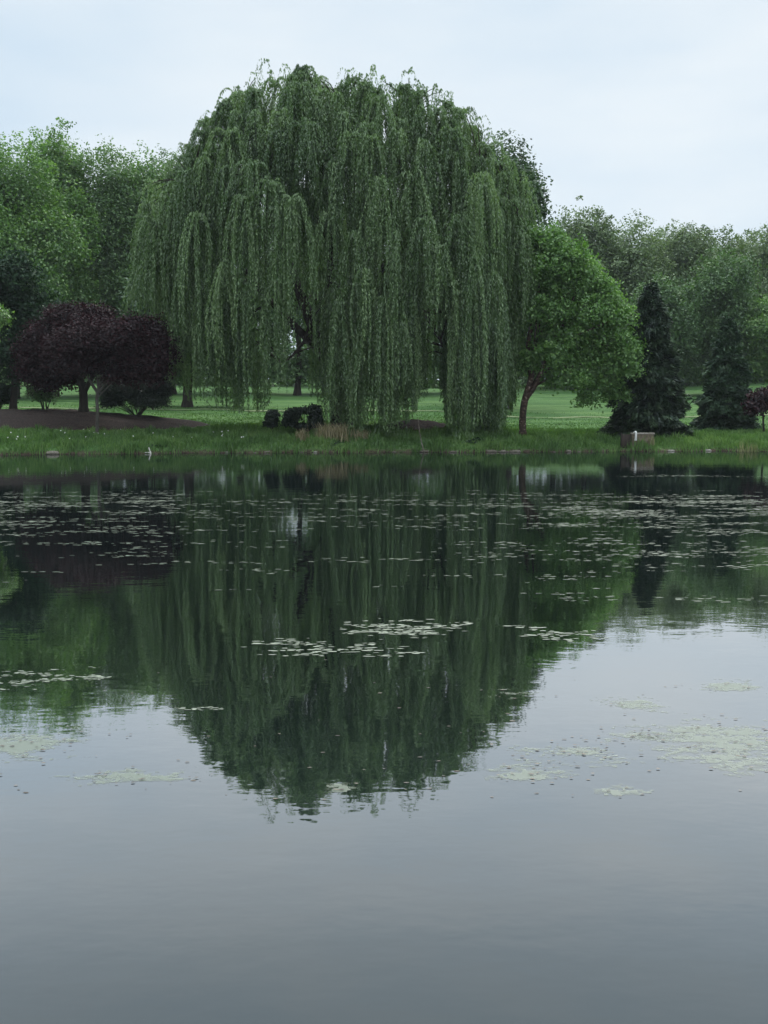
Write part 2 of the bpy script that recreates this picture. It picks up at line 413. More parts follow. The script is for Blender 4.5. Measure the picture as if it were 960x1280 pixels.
def build_tree(name, label, cat, base, trunk_paths, lobes, N, ls, leafm, barkm, group=None, limbs=8, limb_r=.09, **kw):
    """trunk_paths: list of (points, radii); lobes in world coordinates"""
    root = empty(name, base, label, cat, group)
    b0 = np.array(base)
    T = Tubes()
    for P, rad in trunk_paths:
        q = curve_pts(P, 14); rr_ = np.interp(np.linspace(0, 1, len(q)), np.linspace(0, 1, len(rad)), rad)
        rr_[0] *= 1.35
        T.add(q - b0, rr_, 10, .06)
    main = curve_pts(trunk_paths[0][0], 14)
    for k in range(limbs):
        c, r = lobes[k % len(lobes)]
        s = main[int(len(main) * random.uniform(.4, .95)) - 1]
        e = np.array(c) + np.array(r) * rng.uniform(-.6, .6, 3)
        mid = (s + e) / 2 + np.array((0, 0, .12 * np.linalg.norm(e - s)))
        q = curve_pts([s, mid, e], 8)
        T.add(q - b0, np.linspace(limb_r, limb_r * .2, len(q)), 6, .05)
    link('trunk', T.mesh('trunk'), barkm, root)
    C, A, Nn, L, Wd, t = crown_from_lobes(lobes, N, ls, **kw)
    link('crown', leaf_mesh('crown', C - b0, A, Nn, L, Wd, t), leafm, root)
    return root

def px_lobes(D, items, dy=0.6):
    """items: (px, py, half width px, half height px[, depth offset])"""
    out = []
    for it in items:
        off = it[4] if len(it) > 4 else rng.uniform(-1, 1) * it[2] * D / FPX * .4
        c = at(it[0], it[1], D + off); rx = it[2] * D / FPX; rz = it[3] * D / FPX
        out.append((c, (rx, rx * dy + .3, rz)))
    return out
def auto_lobes(D, px, top, bottom, hw, n=14, shape=.75):
    """broad crown: lobes fill an egg-shaped envelope"""
    out = []
    cy = top + (bottom - top) * .52; hh = (bottom - top) / 2
    for k in range(n):
        for _ in range(30):
            u, v, w_ = rng.uniform(-1, 1, 3)
            if u * u + v * v + w_ * w_ < 1: break
        q = rng.uniform(.2, .38)
        x = px + u * hw * (1 - q * .8); y = cy - v * hh * (1 - q * .8)
        sc_ = D / FPX
        c = at(x, y, D + w_ * hw * sc_ * .8)
        out.append((c, (q * hw * sc_ * 1.15, q * hw * sc_ * 1.1, q * hh * sc_ * 1.05)))
    for s__ in (-.62, -.2, .25, .65):
        out.append((at(px + s__ * hw, bottom - hh * .22, D + rng.uniform(-1, 1)), (hw * .34 * D / FPX,) * 2 + (hh * .26 * D / FPX,)))
    out.append((at(px, top + hh * .42, D), (hw * D / FPX * .6,) * 2 + (hh * .46 * D / FPX,)))
    out.append((at(px, cy + hh * .2, D), (hw * D / FPX * .7,) * 2 + (hh * .6 * D / FPX,)))
    return out
def broad_tree(name, label, px, top, bottom, hw, D, N, ls, leafm, barkm=None, group=None, tr=.3, cat='tree', lean=0, n=14, **kw):
    x = (px - 480) / FPX * D
    base = (x, D, gzf(x, D) - .05)
    mid = at(px + lean, (top + bottom) / 2, D)
    P = [np.array(base), (np.array(base) * .6 + mid * .4) + np.array((rng.uniform(-.3, .3), 0, 0)), mid, at(px + lean, top + .2 * (bottom - top), D)]
    return build_tree(name, label, cat, base, [(P, [tr, tr * .8, tr * .5, tr * .15])], auto_lobes(D, px, top, bottom, hw, n), N, ls,
                      leafm, barkm or M['bark_dark'], group, limbs=9, limb_r=tr * .4, **kw)

# ------------------------------------------------------------------ the weeping willow
def willow():
    D0 = 56.0
    bx = (428 - 480) / FPX * D0
    base = np.array((bx, D0, gzf(bx, D0) - .08))
    root = empty('weeping_willow', tuple(base), 'huge weeping willow with hanging strands on the far bank', 'willow tree')
    topx = [172, 185, 205, 235, 260, 290, 320, 345, 370, 400, 430, 455, 480, 510, 545, 575, 600, 625, 650, 662, 674]
    topy = [300, 258, 236, 204, 164, 118, 104, 96, 96, 99, 104, 106, 108, 112, 122, 140, 172, 202, 240, 268, 322]
    botx = [172, 190, 210, 240, 270, 300, 330, 352, 395, 404, 440, 480, 512, 524, 552, 560, 578, 600, 622, 636, 650, 664, 676]
    boty = [420, 450, 478, 505, 520, 522, 520, 498, 500, 540, 548, 550, 545, 505, 503, 548, 566, 568, 560, 525, 498, 455, 400]
    heads = []
    cxp = 422.0
    def envelope_z(px, dyf):
        zt = at(px, np.interp(px, topx, topy), D0)[2]
        zl = 6.0
        return zl + (zt - zl) * math.sqrt(max(0, 1 - dyf * dyf))
    # hand placed curtains that read in the photograph: px, py of head, half width px, depth
    for px, py, hwp, D, ln in [(338, 242, 46, 50.6, 6.8), (366, 256, 30, 50.4, 6.4), (306, 256, 30, 50.6, 6.6), (232, 226, 34, 52.4, 7.5), (205, 250, 28, 54, 8), (262, 250, 24, 52, 8.5),
                               (495, 300, 22, 50.6, 9.5), (476, 236, 34, 51.0, 6.5), (530, 285, 30, 51, 8), (440, 300, 24, 50.8, 9.2), (410, 275, 26, 51, 9),
                               (602, 232, 36, 51.6, 8), (635, 262, 30, 53.5, 8.5), (570, 205, 36, 53, 8.5), (652, 300, 20, 53.5, 7), (590, 330, 26, 50.6, 9.5), (618, 350, 22, 50.8, 8.5), (575, 370, 18, 50.6, 8),
                               (455, 345, 20, 50.4, 8), (480, 380, 20, 50.4, 6.5), (505, 400, 16, 50.4, 6), (425, 380, 18, 50.6, 6.5), (318, 345, 24, 50.8, 6.5), (345, 360, 20, 50.8, 6), (280, 340, 24, 51, 6.5), (235, 330, 24, 52, 6),
                               (430, 116, 34, 55, 5), (412, 132, 30, 53.8, 5), (452, 128, 30, 54, 5), (438, 156, 34, 53, 5.5), (470, 122, 28, 55, 5), (392, 150, 30, 53, 5), (300, 170, 34, 53.5, 5), (272, 190, 30, 54, 5), (322, 190, 30, 52.6, 4.5), (255, 210, 26, 53, 5), (440, 200, 34, 51.8, 5), (415, 215, 28, 51.6, 4.5), (530, 190, 34, 52.5, 5.5), (500, 170, 30, 53, 5), (555, 170, 28, 54, 5), (345, 112, 32, 55, 5), (375, 104, 30, 55.5, 4.5)]:
        p = at(px, py, D); heads.append((p, hwp * D / FPX, ln))
    tries = 0
    while len(heads) < 158 and tries < 6000:
        tries += 1
        px = rng.uniform(182, 664); dyf = rng.uniform(-1, .9)
        u = (px - cxp) / 248
        if u * u + dyf * dyf > .97: continue
        z = envelope_z(px, dyf / math.sqrt(max(.04, 1 - u * u * .85)) if abs(dyf) < .99 else dyf)
        Y_ = D0 + dyf * 6.2
        X_ = (px - 480) / FPX * D0 * (1 if abs(u) > .8 else 1)
        if rng.random() < .25: z = 6 + (z - 6) * rng.uniform(.45, .95)
        rad = rng.uniform(.9, 1.9)
        p = np.array((X_, Y_, z - .25 * rad - rng.uniform(0, .3)))
        if min(np.linalg.norm(p - h_[0]) for h_ in heads) < 1.25: continue
        heads.append((p, rad, rng.uniform(3.0, 6.0)))
    # long low curtains
    for k in range(120):
        px = rng.choice([rng.uniform(400, 522), rng.uniform(556, 645), rng.uniform(195, 335), rng.uniform(400, 522), rng.uniform(556, 640)])
        dyf = rng.uniform(-.85, .5) * math.sqrt(max(.05, 1 - ((px - cxp) / 250) ** 2))
        Y_ = D0 + dyf * 6.2
        heads.append((at(px, rng.uniform(340, 455), Y_), rng.uniform(.4, 1.05), rng.uniform(5.5, 9)))
    for k in range(85):
        u = rng.uniform(-.97, .97); dyf = rng.uniform(-.8, .45) * math.sqrt(1 - u * u)
        z = envelope_z(cxp + 246 * u, dyf / math.sqrt(max(.1, 1 - u * u)))
        px = cxp + 246 * u
        heads.append((np.array(((px - 480) / FPX * D0, D0 + dyf * 6.2, z - rng.uniform(0, .9))), rng.uniform(.5, 1.1), rng.uniform(1.8, 4.5)))
    # fine crest of short twigs along the silhouette
    for k in range(110):
        px = rng.uniform(185, 662)
        z = envelope_z(px, 0) - rng.uniform(.0, .5)
        heads.append((np.array(((px - 480) / FPX * D0, D0 + rng.uniform(-2.2, 1.5), z + rng.uniform(-.2, .35))), rng.uniform(.4, 1.1), rng.uniform(.8, 2.2), 5))
    C, A, Nn, Tt = [], [], [], []
    for hd in heads:
        hp, rad, ln = hd[:3]
        ns = int(9 + rad * 40) if len(hd) == 3 else hd[3]
        ht = rng.normal(.5, .17); hb = rng.choice([0, 0, .15, .5, 1.1, 2.0])
        rope = 0
        for s in range(ns):
            if rope <= 0:
                rope = rng.choice([1, 1, 3, 4, 5, 6]) if len(hd) == 3 else 1
                ph0 = rng.uniform(0, 2 * math.pi); ro0 = rad * math.sqrt(rng.random()); L0 = ln * rng.uniform(.5, 1.15)
                sw0 = rng.uniform(-.16, .16); f0 = rng.uniform(.4, .9); q0 = rng.uniform(0, 6); rt = rng.normal(0, .11)
            rope -= 1
            ph = ph0 + rng.normal(0, .10) / max(ro0, .3); ro = ro0 + rng.normal(0, .05); L = L0 * rng.uniform(.55, 1.0)
            ro = abs(ro)
            n_ = int(L * 27)
            sarc = np.sort(rng.beta(1, 1.25, n_)) * L
            hor = ro * (1 - np.exp(-sarc / (.45 + .35 * ro)))
            ver = .42 * ro * np.exp(-((sarc - .3) / .45) ** 2) - np.maximum(sarc - .35 * ro, 0) * .97
            sw = sw0; f = f0; p0 = q0
            x = hp[0] + math.cos(ph) * hor + sw * np.sin(sarc * f + p0) + .02 * sarc * rng.uniform(-1, 1)
            y = hp[1] + math.sin(ph) * hor * .9 + sw * np.cos(sarc * f + p0)
            z = hp[2] + ver
            pxs = 480 + x / y * FPX
            bz = EYE + (520 - np.interp(pxs, botx, boty)) / FPX * y + rng.exponential(.42) + hb
            keep = (z > bz) & (z > gz(x, y) + .08)
            x, y, z = x[keep], y[keep], z[keep]
            if len(x) < 4: continue
            k = len(x)
            th = rng.uniform(0, 2 * math.pi, k)
            out_ = np.stack([np.cos(th), np.sin(th), np.zeros(k)], 1)
            ax = out_ * rng.uniform(.3, .75, (k, 1)) + np.array((0, 0, -1.0))
            P = np.stack([x, y, z], 1) + out_ * rng.uniform(.01, .07, (k, 1))
            nn_ = unit(out_ + np.array((0, 0, .45)) + .35 * rng.standard_normal((k, 3)))
            C.append(P); A.append(ax); Nn.append(nn_)
            Tt.append(np.clip(ht + rt + rng.normal(0, .05) + .12 * rng.standard_normal(k) + .2 * np.exp(-sarc[keep] / .8), 0, 1))
    C = np.vstack(C); A = np.vstack(A); Nn = np.vstack(Nn); Tt = np.concatenate(Tt)
    L = rng.uniform(.09, .165, len(C))
    print('willow leaves', len(C))
    link('crown', leaf_mesh('crown', C - base, A, Nn, L, L * .33, Tt), M['willow'], root)
    T = Tubes()
    def P(px, py, D): return at(px, py, D)
    paths = [([base, P(424, 490, 56), P(420, 420, 56), P(416, 330, 55.8), P(405, 220, 55.5), P(398, 130, 55.5)], [.62, .5, .42, .32, .18, .05]),
             ([P(424, 500, 56.1), P(404, 440, 55.6), P(380, 380, 55), P(350, 300, 54), P(325, 240, 53)], [.38, .32, .27, .18, .06]),
             ([P(421, 440, 56), P(445, 370, 56.2), P(480, 270, 56.5), P(510, 170, 56.5), P(515, 118, 56.5)], [.33, .3, .22, .12, .04]),
             ([P(420, 430, 56), P(470, 400, 55), P(530, 392, 54), P(585, 385, 53.5), P(605, 398, 53)], [.26, .2, .15, .10, .04]),
             ([P(445, 375, 56.2), P(500, 310, 55.5), P(560, 240, 55), P(600, 215, 54.5)], [.24, .18, .12, .04]),
             ([P(404, 440, 55.6), P(360, 400, 54.5), P(300, 330, 54.5), P(240, 240, 54.5)], [.24, .18, .12, .04]),
             ([P(413, 300, 55.7), P(360, 220, 56), P(310, 150, 56.5), P(300, 112, 56.5)], [.2, .15, .09, .03]),
             ([P(530, 392, 54), P(545, 415, 53.2), P(560, 445, 53)], [.1, .07, .03]),
             ([P(404, 440, 55.6), P(385, 425, 54.5), P(365, 445, 53.6), P(352, 455, 53)], [.12, .09, .06, .03]),
             ([P(480, 270, 56.5), P(440, 190, 57), P(420, 110, 57)], [.16, .1, .03]),
             ([P(560, 240, 55), P(620, 250, 55), P(655, 275, 55)], [.1, .07, .02])]
    for pts, rad in paths:
        q = curve_pts(pts, 18); T.add(q - base, np.interp(np.linspace(0, 1, len(q)), np.linspace(0, 1, len(rad)), rad), 10, .07)
    ends = np.vstack([curve_pts(p, 18)[8:] for p, r_ in paths[1:]])
    for hp, rad, ln in [h_[:3] for h_ in heads]:
        e = ends[np.argmin(np.linalg.norm(ends - hp + np.array((0, 0, 1.2)), axis=1))]
        q = curve_pts([e, (e + hp) / 2 + np.array((0, 0, .4)), hp], 7)
        if np.linalg.norm(e - hp) < 3.2: T.add(q - base, np.linspace(.045, .012, len(q)), 5)
    link('trunk', T.mesh('trunk'), M['bark_dark'], root)
willow()

# ------------------------------------------------------------------ the other trees of the bank
def P(px, py, D): return at(px, py, D)
def gbase(px, D):
    x = (px - 480) / FPX * D; return np.array((x, D, gzf(x, D) - .05))
b_ = gbase(653, 54.6)
build_tree('birch_tree', 'bright green tree with a peeling brown leaning trunk right of the willow', 'tree', tuple(b_),
           [([b_, P(653.5, 520, 54.6), P(657, 496, 54.6), P(664, 470, 54.6), P(660, 430, 54.6), P(672, 370, 54.6), P(680, 310, 54.6)], [.18, .17, .16, .15, .11, .08, .03]),
            ([P(656, 500, 54.6), P(670, 480, 54.4), P(690, 430, 54.4), P(712, 385, 54.4), P(728, 340, 54.4)], [.13, .11, .1, .08, .03]),
            ([P(690, 430, 54.4), P(730, 415, 54), P(765, 400, 54)], [.08, .06, .02])],
           px_lobes(54.8, [(684, 306, 24, 16), (705, 318, 28, 16), (680, 336, 34, 20), (722, 338, 26, 18), (742, 356, 24, 18), (700, 362, 38, 24), (752, 378, 26, 18), (768, 398, 22, 16), (732, 394, 34, 22),
                           (680, 392, 38, 26), (712, 424, 44, 26), (762, 424, 30, 20), (784, 440, 18, 18), (742, 450, 36, 20), (778, 462, 20, 16), (690, 448, 34, 22), (712, 474, 30, 16), (752, 478, 26, 14), (770, 492, 15, 10),
                           (652, 400, 18, 40), (662, 296, 16, 12), (655, 456, 20, 20), (690, 292, 12, 9), (668, 350, 20, 24), (735, 498, 12, 8)], .85),
           80000, .15, M['birch'], M['bark_birch'], limbs=18, limb_r=.06, spread=.24, droop=.9, per=26)

# purple-leaved tree in the mulch bed
b_ = gbase(106, 56.5); b_[2] += .5
build_tree('purple_tree', 'broad purple-leaved tree leaning over the mulch bed', 'tree', tuple(b_),
           [([b_, P(104, 490, 56.5), P(96, 462, 56.5), P(85, 440, 56.5), P(70, 415, 56.5)], [.24, .2, .16, .1, .03]),
            ([P(103, 495, 56.5), P(118, 465, 56.3), P(130, 430, 56), P(125, 400, 56)], [.13, .11, .07, .02])],
           px_lobes(56.5, [(64, 430, 30, 26), (98, 406, 30, 20), (46, 446, 22, 18), (85, 450, 38, 22), (120, 438, 34, 26), (118, 398, 22, 14), (62, 470, 16, 10), (80, 398, 20, 12), (40, 468, 13, 12), (58, 480, 14, 9), (84, 476, 12, 8)], .9),
           60000, .13, M['purple'], M['bark_dark'], limbs=8, limb_r=.05, spread=.3, per=22)
b_ = gbase(122, 52.0)
build_tree('purple_plum', 'slender forked purple plum tree with a thin grey trunk in front of the mulch', 'tree', tuple(b_),
           [([b_, P(122, 515, 52), P(121, 498, 52), P(123, 485, 52), P(121, 470, 52), P(118, 440, 52)], [.085, .075, .075, .06, .05, .02]),
            ([P(122, 492, 52), P(114, 480, 52), P(108, 468, 52), P(98, 445, 52)], [.05, .045, .04, .02]),
            ([P(123, 490, 52), P(132, 480, 52), P(140, 468, 52), P(155, 440, 52)], [.055, .045, .04, .02])],
           px_lobes(52.3, [(146, 428, 34, 22), (178, 414, 25, 17), (190, 440, 24, 22), (120, 430, 34, 26), (158, 448, 40, 18), (90, 440, 28, 24), (175, 460, 26, 12), (104, 460, 26, 14), (194, 458, 14, 14), (150, 470, 18, 10), (186, 472, 12, 9), (199, 430, 12, 12)], .9),
           66000, .125, M['purple'], M['bark_grey'], limbs=7, limb_r=.035, spread=.28, per=22)

# dark tree at the left edge
b_ = gbase(18, 59.5); b_[2] += .3
build_tree('dark_tree', 'gloomy blue-green tree with a straight dark trunk at the end of the mulch bed', 'tree', tuple(b_),
           [([b_, P(18, 480, 59.5), P(20, 440, 59.5), P(15, 380, 59.5), P(10, 330, 59.5)], [.2, .17, .15, .1, .03])],
           px_lobes(59.5, [(5, 350, 40, 30), (25, 385, 42, 30), (0, 410, 42, 34), (35, 425, 34, 30), (12, 445, 36, 22), (50, 400, 20, 22), (28, 470, 22, 16), (-25, 440, 34, 34), (-30, 380, 36, 40)], .9),
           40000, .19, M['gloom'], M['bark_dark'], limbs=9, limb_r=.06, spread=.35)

# white-blossomed branch coming in at the left edge
b_ = gbase(-32, 51.5)
r_ = build_tree('dogwood_tree', 'small tree dotted with creamy white blossoms, cut by the left edge', 'tree', tuple(b_),
                [([b_, P(-32, 480, 51.5), P(-28, 430, 51.5), P(-22, 395, 51.5)], [.09, .07, .05, .02])],
                px_lobes(51.5, [(-26, 400, 26, 16), (-14, 392, 16, 12), (-34, 420, 24, 18), (-3, 398, 9, 9)], .9),
                9000, .14, M['maple'], M['bark_dark'], limbs=5, limb_r=.03, spread=.22, per=18)
C, A, Nn, L, Wd, t = crown_from_lobes(px_lobes(51.3, [(-26, 400, 28, 17), (-12, 392, 18, 12), (-34, 420, 26, 18), (0, 396, 10, 12)], .9), 420, .12, per=5, spread=.12)
link('blossoms', leaf_mesh('blossoms', C - b_, A, Nn, L, Wd * 1.2, t), M['blossom'], r_)

# broad trees of the left background
lt = [(20, 184, 470, 80, 84, 'pale green crown cut by the left edge, tallest tree beyond the purple one', 'maple'),
      (70, 168, 468, 60, 90, 'pointed light green tree top standing highest in the left group', 'maple'),
      (130, 192, 466, 70, 92, 'light green round tree between the pointed tree and the willow', 'maple_b'),
      (178, 202, 480, 58, 94, 'bright bushy tree beyond the edge of the mulch bed', 'maple'),
      (216, 202, 476, 60, 96, 'green tree half hidden by the left side of the willow', 'maple_b'),
      (-60, 190, 470, 70, 86, None, 'maple')]
for px, tp, bt, hw, D, lab, mt in lt:
    if lab: broad_tree('shade_tree', lab, px, tp, bt, hw, D, 115000, .22, M[mt], None, 'broad trees of the left background', tr=.35, spread=.46, n=30, squash=.9, per=34)
b_ = gbase(235, 74.5)
build_tree('shade_tree', 'low-branched tree with a stout straight trunk on the lawn left of the willow', 'tree', tuple(b_),
           [([b_, P(235, 480, 74.5), P(236, 455, 74.5), P(232, 400, 74.5), P(235, 330, 74.5)], [.33, .29, .28, .2, .05])],
           px_lobes(75, [(220, 420, 50, 40), (262, 430, 44, 34), (190, 435, 28, 24), (240, 370, 56, 44), (280, 460, 36, 22), (225, 462, 40, 12), (300, 440, 30, 34), (200, 380, 36, 40), (255, 310, 50, 40)], .9),
           50000, .24, M['oak'], M['bark_dark'], 'broad trees of the left background', limbs=10, limb_r=.12, spread=.42)

# background behind the willow, seen through its curtain
for px, tp, bt, hw, D, lab in [(300, 262, 474, 60, 104, 'shaded green tree seen through the left curtain of the willow'),
                               (372, 258, 488, 56, 100, 'leafy tree glimpsed behind the willow trunk'),
                               (438, 250, 478, 58, 106, 'dense tree behind the centre of the willow'),
                               (505, 255, 474, 54, 102, 'dark leafy tree behind the right middle of the willow'),
                               (566, 250, 478, 52, 108, 'green tree behind the longest trailing strands of the willow')]:
    broad_tree('background_tree', lab, px, tp, bt, hw, D, 24000, .33, M['far_b'], None, 'trees behind the willow', tr=.3, spread=.55)
b_ = gbase(583, 80)
broad_tree('oak_tree', 'dark rounded oak crown rising behind the right shoulder of the willow', 632, 184, 470, 72, 82, 60000, .26, M['oak'], None, tr=.4, spread=.42, n=22)

# line of trees along the right background
for px, tp, bt, hw, D, lab, mt in [(730, 262, 470, 60, 118, 'grey-green tree rising just right of the dark oak', 'far'),
                                   (692, 300, 474, 48, 122, 'pale tree hidden behind the bright leaning tree', 'far_b'),
                                   (790, 276, 472, 66, 116, 'grey-green tree behind the tip of the big dark spruce', 'far'),
                                   (852, 282, 470, 62, 120, 'rounded tree standing between the two dark spruces', 'far'),
                                   (905, 318, 480, 58, 98, 'deep green tree standing nearer than its row, over the shorter spruce', 'far_b'),
                                   (912, 292, 472, 46, 124, 'thin-topped tree showing above the nearer deep green one', 'far'),
                                   (968, 284, 474, 62, 118, 'tree at the right edge beyond the little purple tree', 'far'),
                                   (828, 352, 482, 46, 96, 'low shadowy tree filling the gap between the spruces', 'far_b'),
                                   (968, 372, 470, 42, 96, 'yellowish green low tree cut by the right edge', 'maple'),
                                   (760, 290, 474, 50, 128, 'tree peeking between the two grey-green crowns right of the oak', 'far_b'),
                                   (822, 296, 474, 46, 130, 'recessed tree whose top fills the dip above the two spruces', 'far'),
                                   (880, 300, 474, 46, 130, 'recessed tree behind the deep green nearer one, on its left shoulder', 'far_b'),
                                   (936, 298, 474, 46, 128, 'recessed tree on the right shoulder of the deep green nearer one', 'far'),
                                   (1030, 300, 474, 54, 112, None, 'far')]:
    if lab: broad_tree('background_tree', lab, px, tp, bt, hw, D, 52000, .27 if D > 110 else .23, M[mt], None, 'trees along the right background', tr=.3, spread=.5, n=24, per=30)
# far wood closing the gaps
C, A, Nn, L, Wd, t = crown_from_lobes([((x_ + rng.uniform(-2, 2), 150 + rng.uniform(-6, 8), gzf(x_, 150) + h_), (rng.uniform(5, 7), 5, rng.uniform(4, 6)))
                                       for x_ in np.arange(-62, 66, 6.5) for h_ in (3, 10)] + [((x_, 126 + rng.uniform(-3, 3), gzf(x_, 126) + rng.uniform(.6, 1.6)), (rng.uniform(3.5, 5.5), 3, rng.uniform(2.2, 4))) for x_ in np.arange(-56, 60, 3.6)], 150000, .5, per=24, spread=.9)
tagt(link('woods', leaf_mesh('woods', C, A, Nn, L, Wd, t), M['far_b']), 'far wood closing the view beyond the lawn', 'woods', kind='stuff')

# conifers
def conifer(label, px, top, bottom, hw, D, N, mat, ls=.34):
    b0 = gbase(px, D); zt = at(px, top, D)[2]; Ht = zt - b0[2]; Rr = hw * D / FPX
    root = empty('spruce_tree', tuple(b0), label, 'spruce', 'dark spruces on the right bank')
    T = Tubes(); T.add(np.array([(0, 0, 0), (0, 0, Ht * .5), (0, 0, Ht)]), [.2, .12, .02], 8, .05)
    C, A, Nn, Tt = [], [], [], []
    nb_ = N // 90
    for k in range(nb_):
        h = rng.beta(1.0, 1.45) * .97 + .015
        ph = rng.uniform(0, 2 * math.pi)
        prof = min(1, (1 - h) ** .66 * 1.04) * (.88 + .12 * math.sin(h * 26 + ph * 2)) * min(1, .82 + h * 2.2)
        Lb = Rr * prof * rng.uniform(.62, 1.12) + .1
        u = np.sqrt(rng.uniform(.04, 1, 90)) * Lb
        dr = np.array((math.cos(ph), math.sin(ph)))
        side = rng.standard_normal(90) * .16 * (1.15 - u / Lb * .6)
        x = dr[0] * u - dr[1] * side; y = dr[1] * u + dr[0] * side
        z = h * Ht + .10 * u - .26 * u * u / max(Lb, .5) - np.abs(side) * .3 - rng.uniform(0, .25, 90)
        z = np.maximum(z, .08)
        C.append(np.stack([x, y, z], 1))
        A.append(np.stack([np.full(90, dr[0]), np.full(90, dr[1]), np.full(90, -.25)], 1) + .45 * rng.standard_normal((90, 3)))
        Nn.append(np.array((dr[0] * .4, dr[1] * .4, .8)) + .5 * rng.standard_normal((90, 3)))
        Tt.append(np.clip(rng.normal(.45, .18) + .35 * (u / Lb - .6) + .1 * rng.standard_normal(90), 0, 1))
        if k % 6 == 0: T.add(np.array([(0, 0, h * Ht), (dr[0] * Lb * .8, dr[1] * Lb * .8, h * Ht - .1 * Lb)]), [.035, .01], 5)
    link('trunk', T.mesh('trunk'), M['bark_dark'], root)
    C = np.vstack(C); L = ls * rng.uniform(.6, 1.2, len(C))
    link('crown', leaf_mesh('crown', C, np.vstack(A), np.vstack(Nn), L, L * .3, np.concatenate(Tt)), mat, root)
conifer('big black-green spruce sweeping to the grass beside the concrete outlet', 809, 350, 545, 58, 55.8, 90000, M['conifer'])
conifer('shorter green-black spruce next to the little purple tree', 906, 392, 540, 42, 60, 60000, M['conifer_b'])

# little purple tree on the right
b_ = gbase(954, 57)
build_tree('purple_sapling', 'little purple-leaved tree on a thin straight stem by the right edge', 'tree', tuple(b_),
           [([b_, P(954, 525, 57), P(955, 500, 57)], [.06, .05, .02])],
           px_lobes(57, [(955, 506, 17, 13), (968, 500, 14, 12), (944, 512, 9, 8), (958, 494, 9, 7)], 1), 6500, .15, M['purple'], M['bark_dark'], limbs=5, limb_r=.025, spread=.2, per=20)

# shrubs
def shrub(name, label, px, D, items, N, ls, mat, group=None, lift=0.0, **kw):
    b0 = gbase(px, D); b0[2] += lift
    root = empty(name, tuple(b0), label, 'shrub', group)
    lob = px_lobes(D, items, .9)
    T = Tubes()
    for c, r in lob:
        for _ in range(3): 
            e = np.array(c) + np.array(r) * rng.uniform(-.5, .5, 3)
            T.add(curve_pts([np.zeros(3) + (rng.uniform(-.15, .15), 0, 0), (e - b0) * .5 + (0, 0, .1), e - b0], 7), np.linspace(.03, .008, 7)[:len(curve_pts([np.zeros(3), np.ones(3), np.ones(3) * 2], 7))], 5)
    link('stem', T.mesh('stem'), M['bark_dark'], root)
    C, A, Nn, L, Wd, t = crown_from_lobes(lob, N, ls, **kw)
    C[:, 2] = np.maximum(C[:, 2], gz(C[:, 0], C[:, 1]) + .05 + lift * .8)
    link('foliage', leaf_mesh('foliage', C - b0, A, Nn, L, Wd, t), mat, root)
    return root
shrub('yew_shrub', 'black-green spreading yew on the mulch bed', 172, 57.5, [(150, 494, 22, 16), (176, 490, 24, 18), (198, 490, 14, 18), (205, 480, 10, 10), (140, 504, 14, 8), (188, 504, 24, 8)], 34000, .13, M['yew'], lift=.35, spread=.16, per=20, wr=.3)
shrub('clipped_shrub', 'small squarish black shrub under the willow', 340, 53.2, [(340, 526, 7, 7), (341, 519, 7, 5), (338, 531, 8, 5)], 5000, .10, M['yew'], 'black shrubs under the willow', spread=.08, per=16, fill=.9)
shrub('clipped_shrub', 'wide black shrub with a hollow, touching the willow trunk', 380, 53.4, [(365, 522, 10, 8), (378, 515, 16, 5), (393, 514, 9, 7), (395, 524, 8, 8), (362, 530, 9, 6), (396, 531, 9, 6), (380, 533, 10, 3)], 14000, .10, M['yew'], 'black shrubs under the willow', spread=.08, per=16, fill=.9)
shrub('garden_shrub', 'sparse leafy shrub with pale twigs on the mulch beside the dark trunk', 58, 57.5, [(52, 482, 12, 14), (60, 495, 10, 10), (45, 492, 8, 10)], 2600, .15, M['far_b'], lift=.35, spread=.2, per=14)
shrub('drooping_shrub', 'low green drooping shrub at the left edge below the dark tree', 0, 60, [(-6, 492, 18, 12), (6, 496, 10, 9), (-14, 500, 16, 10)], 9000, .16, M['gloom'], lift=.3, spread=.2, per=18)
shrub('bank_shrub', 'round dark leafy bush at the waterline under the willow strands', 592, 51.2, [(590, 558, 12, 8), (602, 562, 10, 6)], 3500, .12, M['gloom'], spread=.12, per=16)
shrub('bank_shrub', 'brown-green twiggy bush beside the bleached stick', 202, 48.9, [(200, 562, 8, 4), (193, 560, 5, 4)], 1100, .10, M['gloom'], spread=.08, per=12)
shrub('bank_shrub', 'low tangled bush growing at the water below the dry tuft', 415, 50.3, [(413, 563, 14, 5), (398, 565, 8, 3)], 2200, .11, M['gloom'], spread=.1, per=14)
shrub('flowering_shrub', 'pale blossoming shrub far behind the yew', 192, 70, [(192, 479, 9, 7), (184, 484, 7, 6)], 900, .14, M['blossom'], spread=.15, per=10)

# ------------------------------------------------------------------ concrete outlet
def box(V, F, x0, x1, y0, y1, z0, z1):
    n = sum(len(v) for v in V)
    V.append(np.array([(x0, y0, z0), (x1, y0, z0), (x1, y1, z0), (x0, y1, z0), (x0, y0, z1), (x1, y0, z1), (x1, y1, z1), (x0, y1, z1)]))
    F.append(np.array([(0, 3, 2, 1), (4, 5, 6, 7), (0, 1, 5, 4), (1, 2, 6, 5), (2, 3, 7, 6), (3, 0, 4, 7)]) + n)
def boxes(name, bs, mat, parent, bevel=.015):
    V, F = [], []
    for b in bs: box(V, F, *b)
    o = link(name, mesh_np(name, np.vstack(V), np.vstack(F), 4), mat, parent)
    md = o.modifiers.new('bevel', 'BEVEL'); md.width = bevel; md.segments = 2
    return o
ox, oy = at(795, 550, 51.6)[0], 51.25
root = empty('outlet_wall', (ox, oy, 0), 'tan concrete outlet wall with a pale cap at the waterline', 'outlet wall')
s_ = 51.3 / FPX
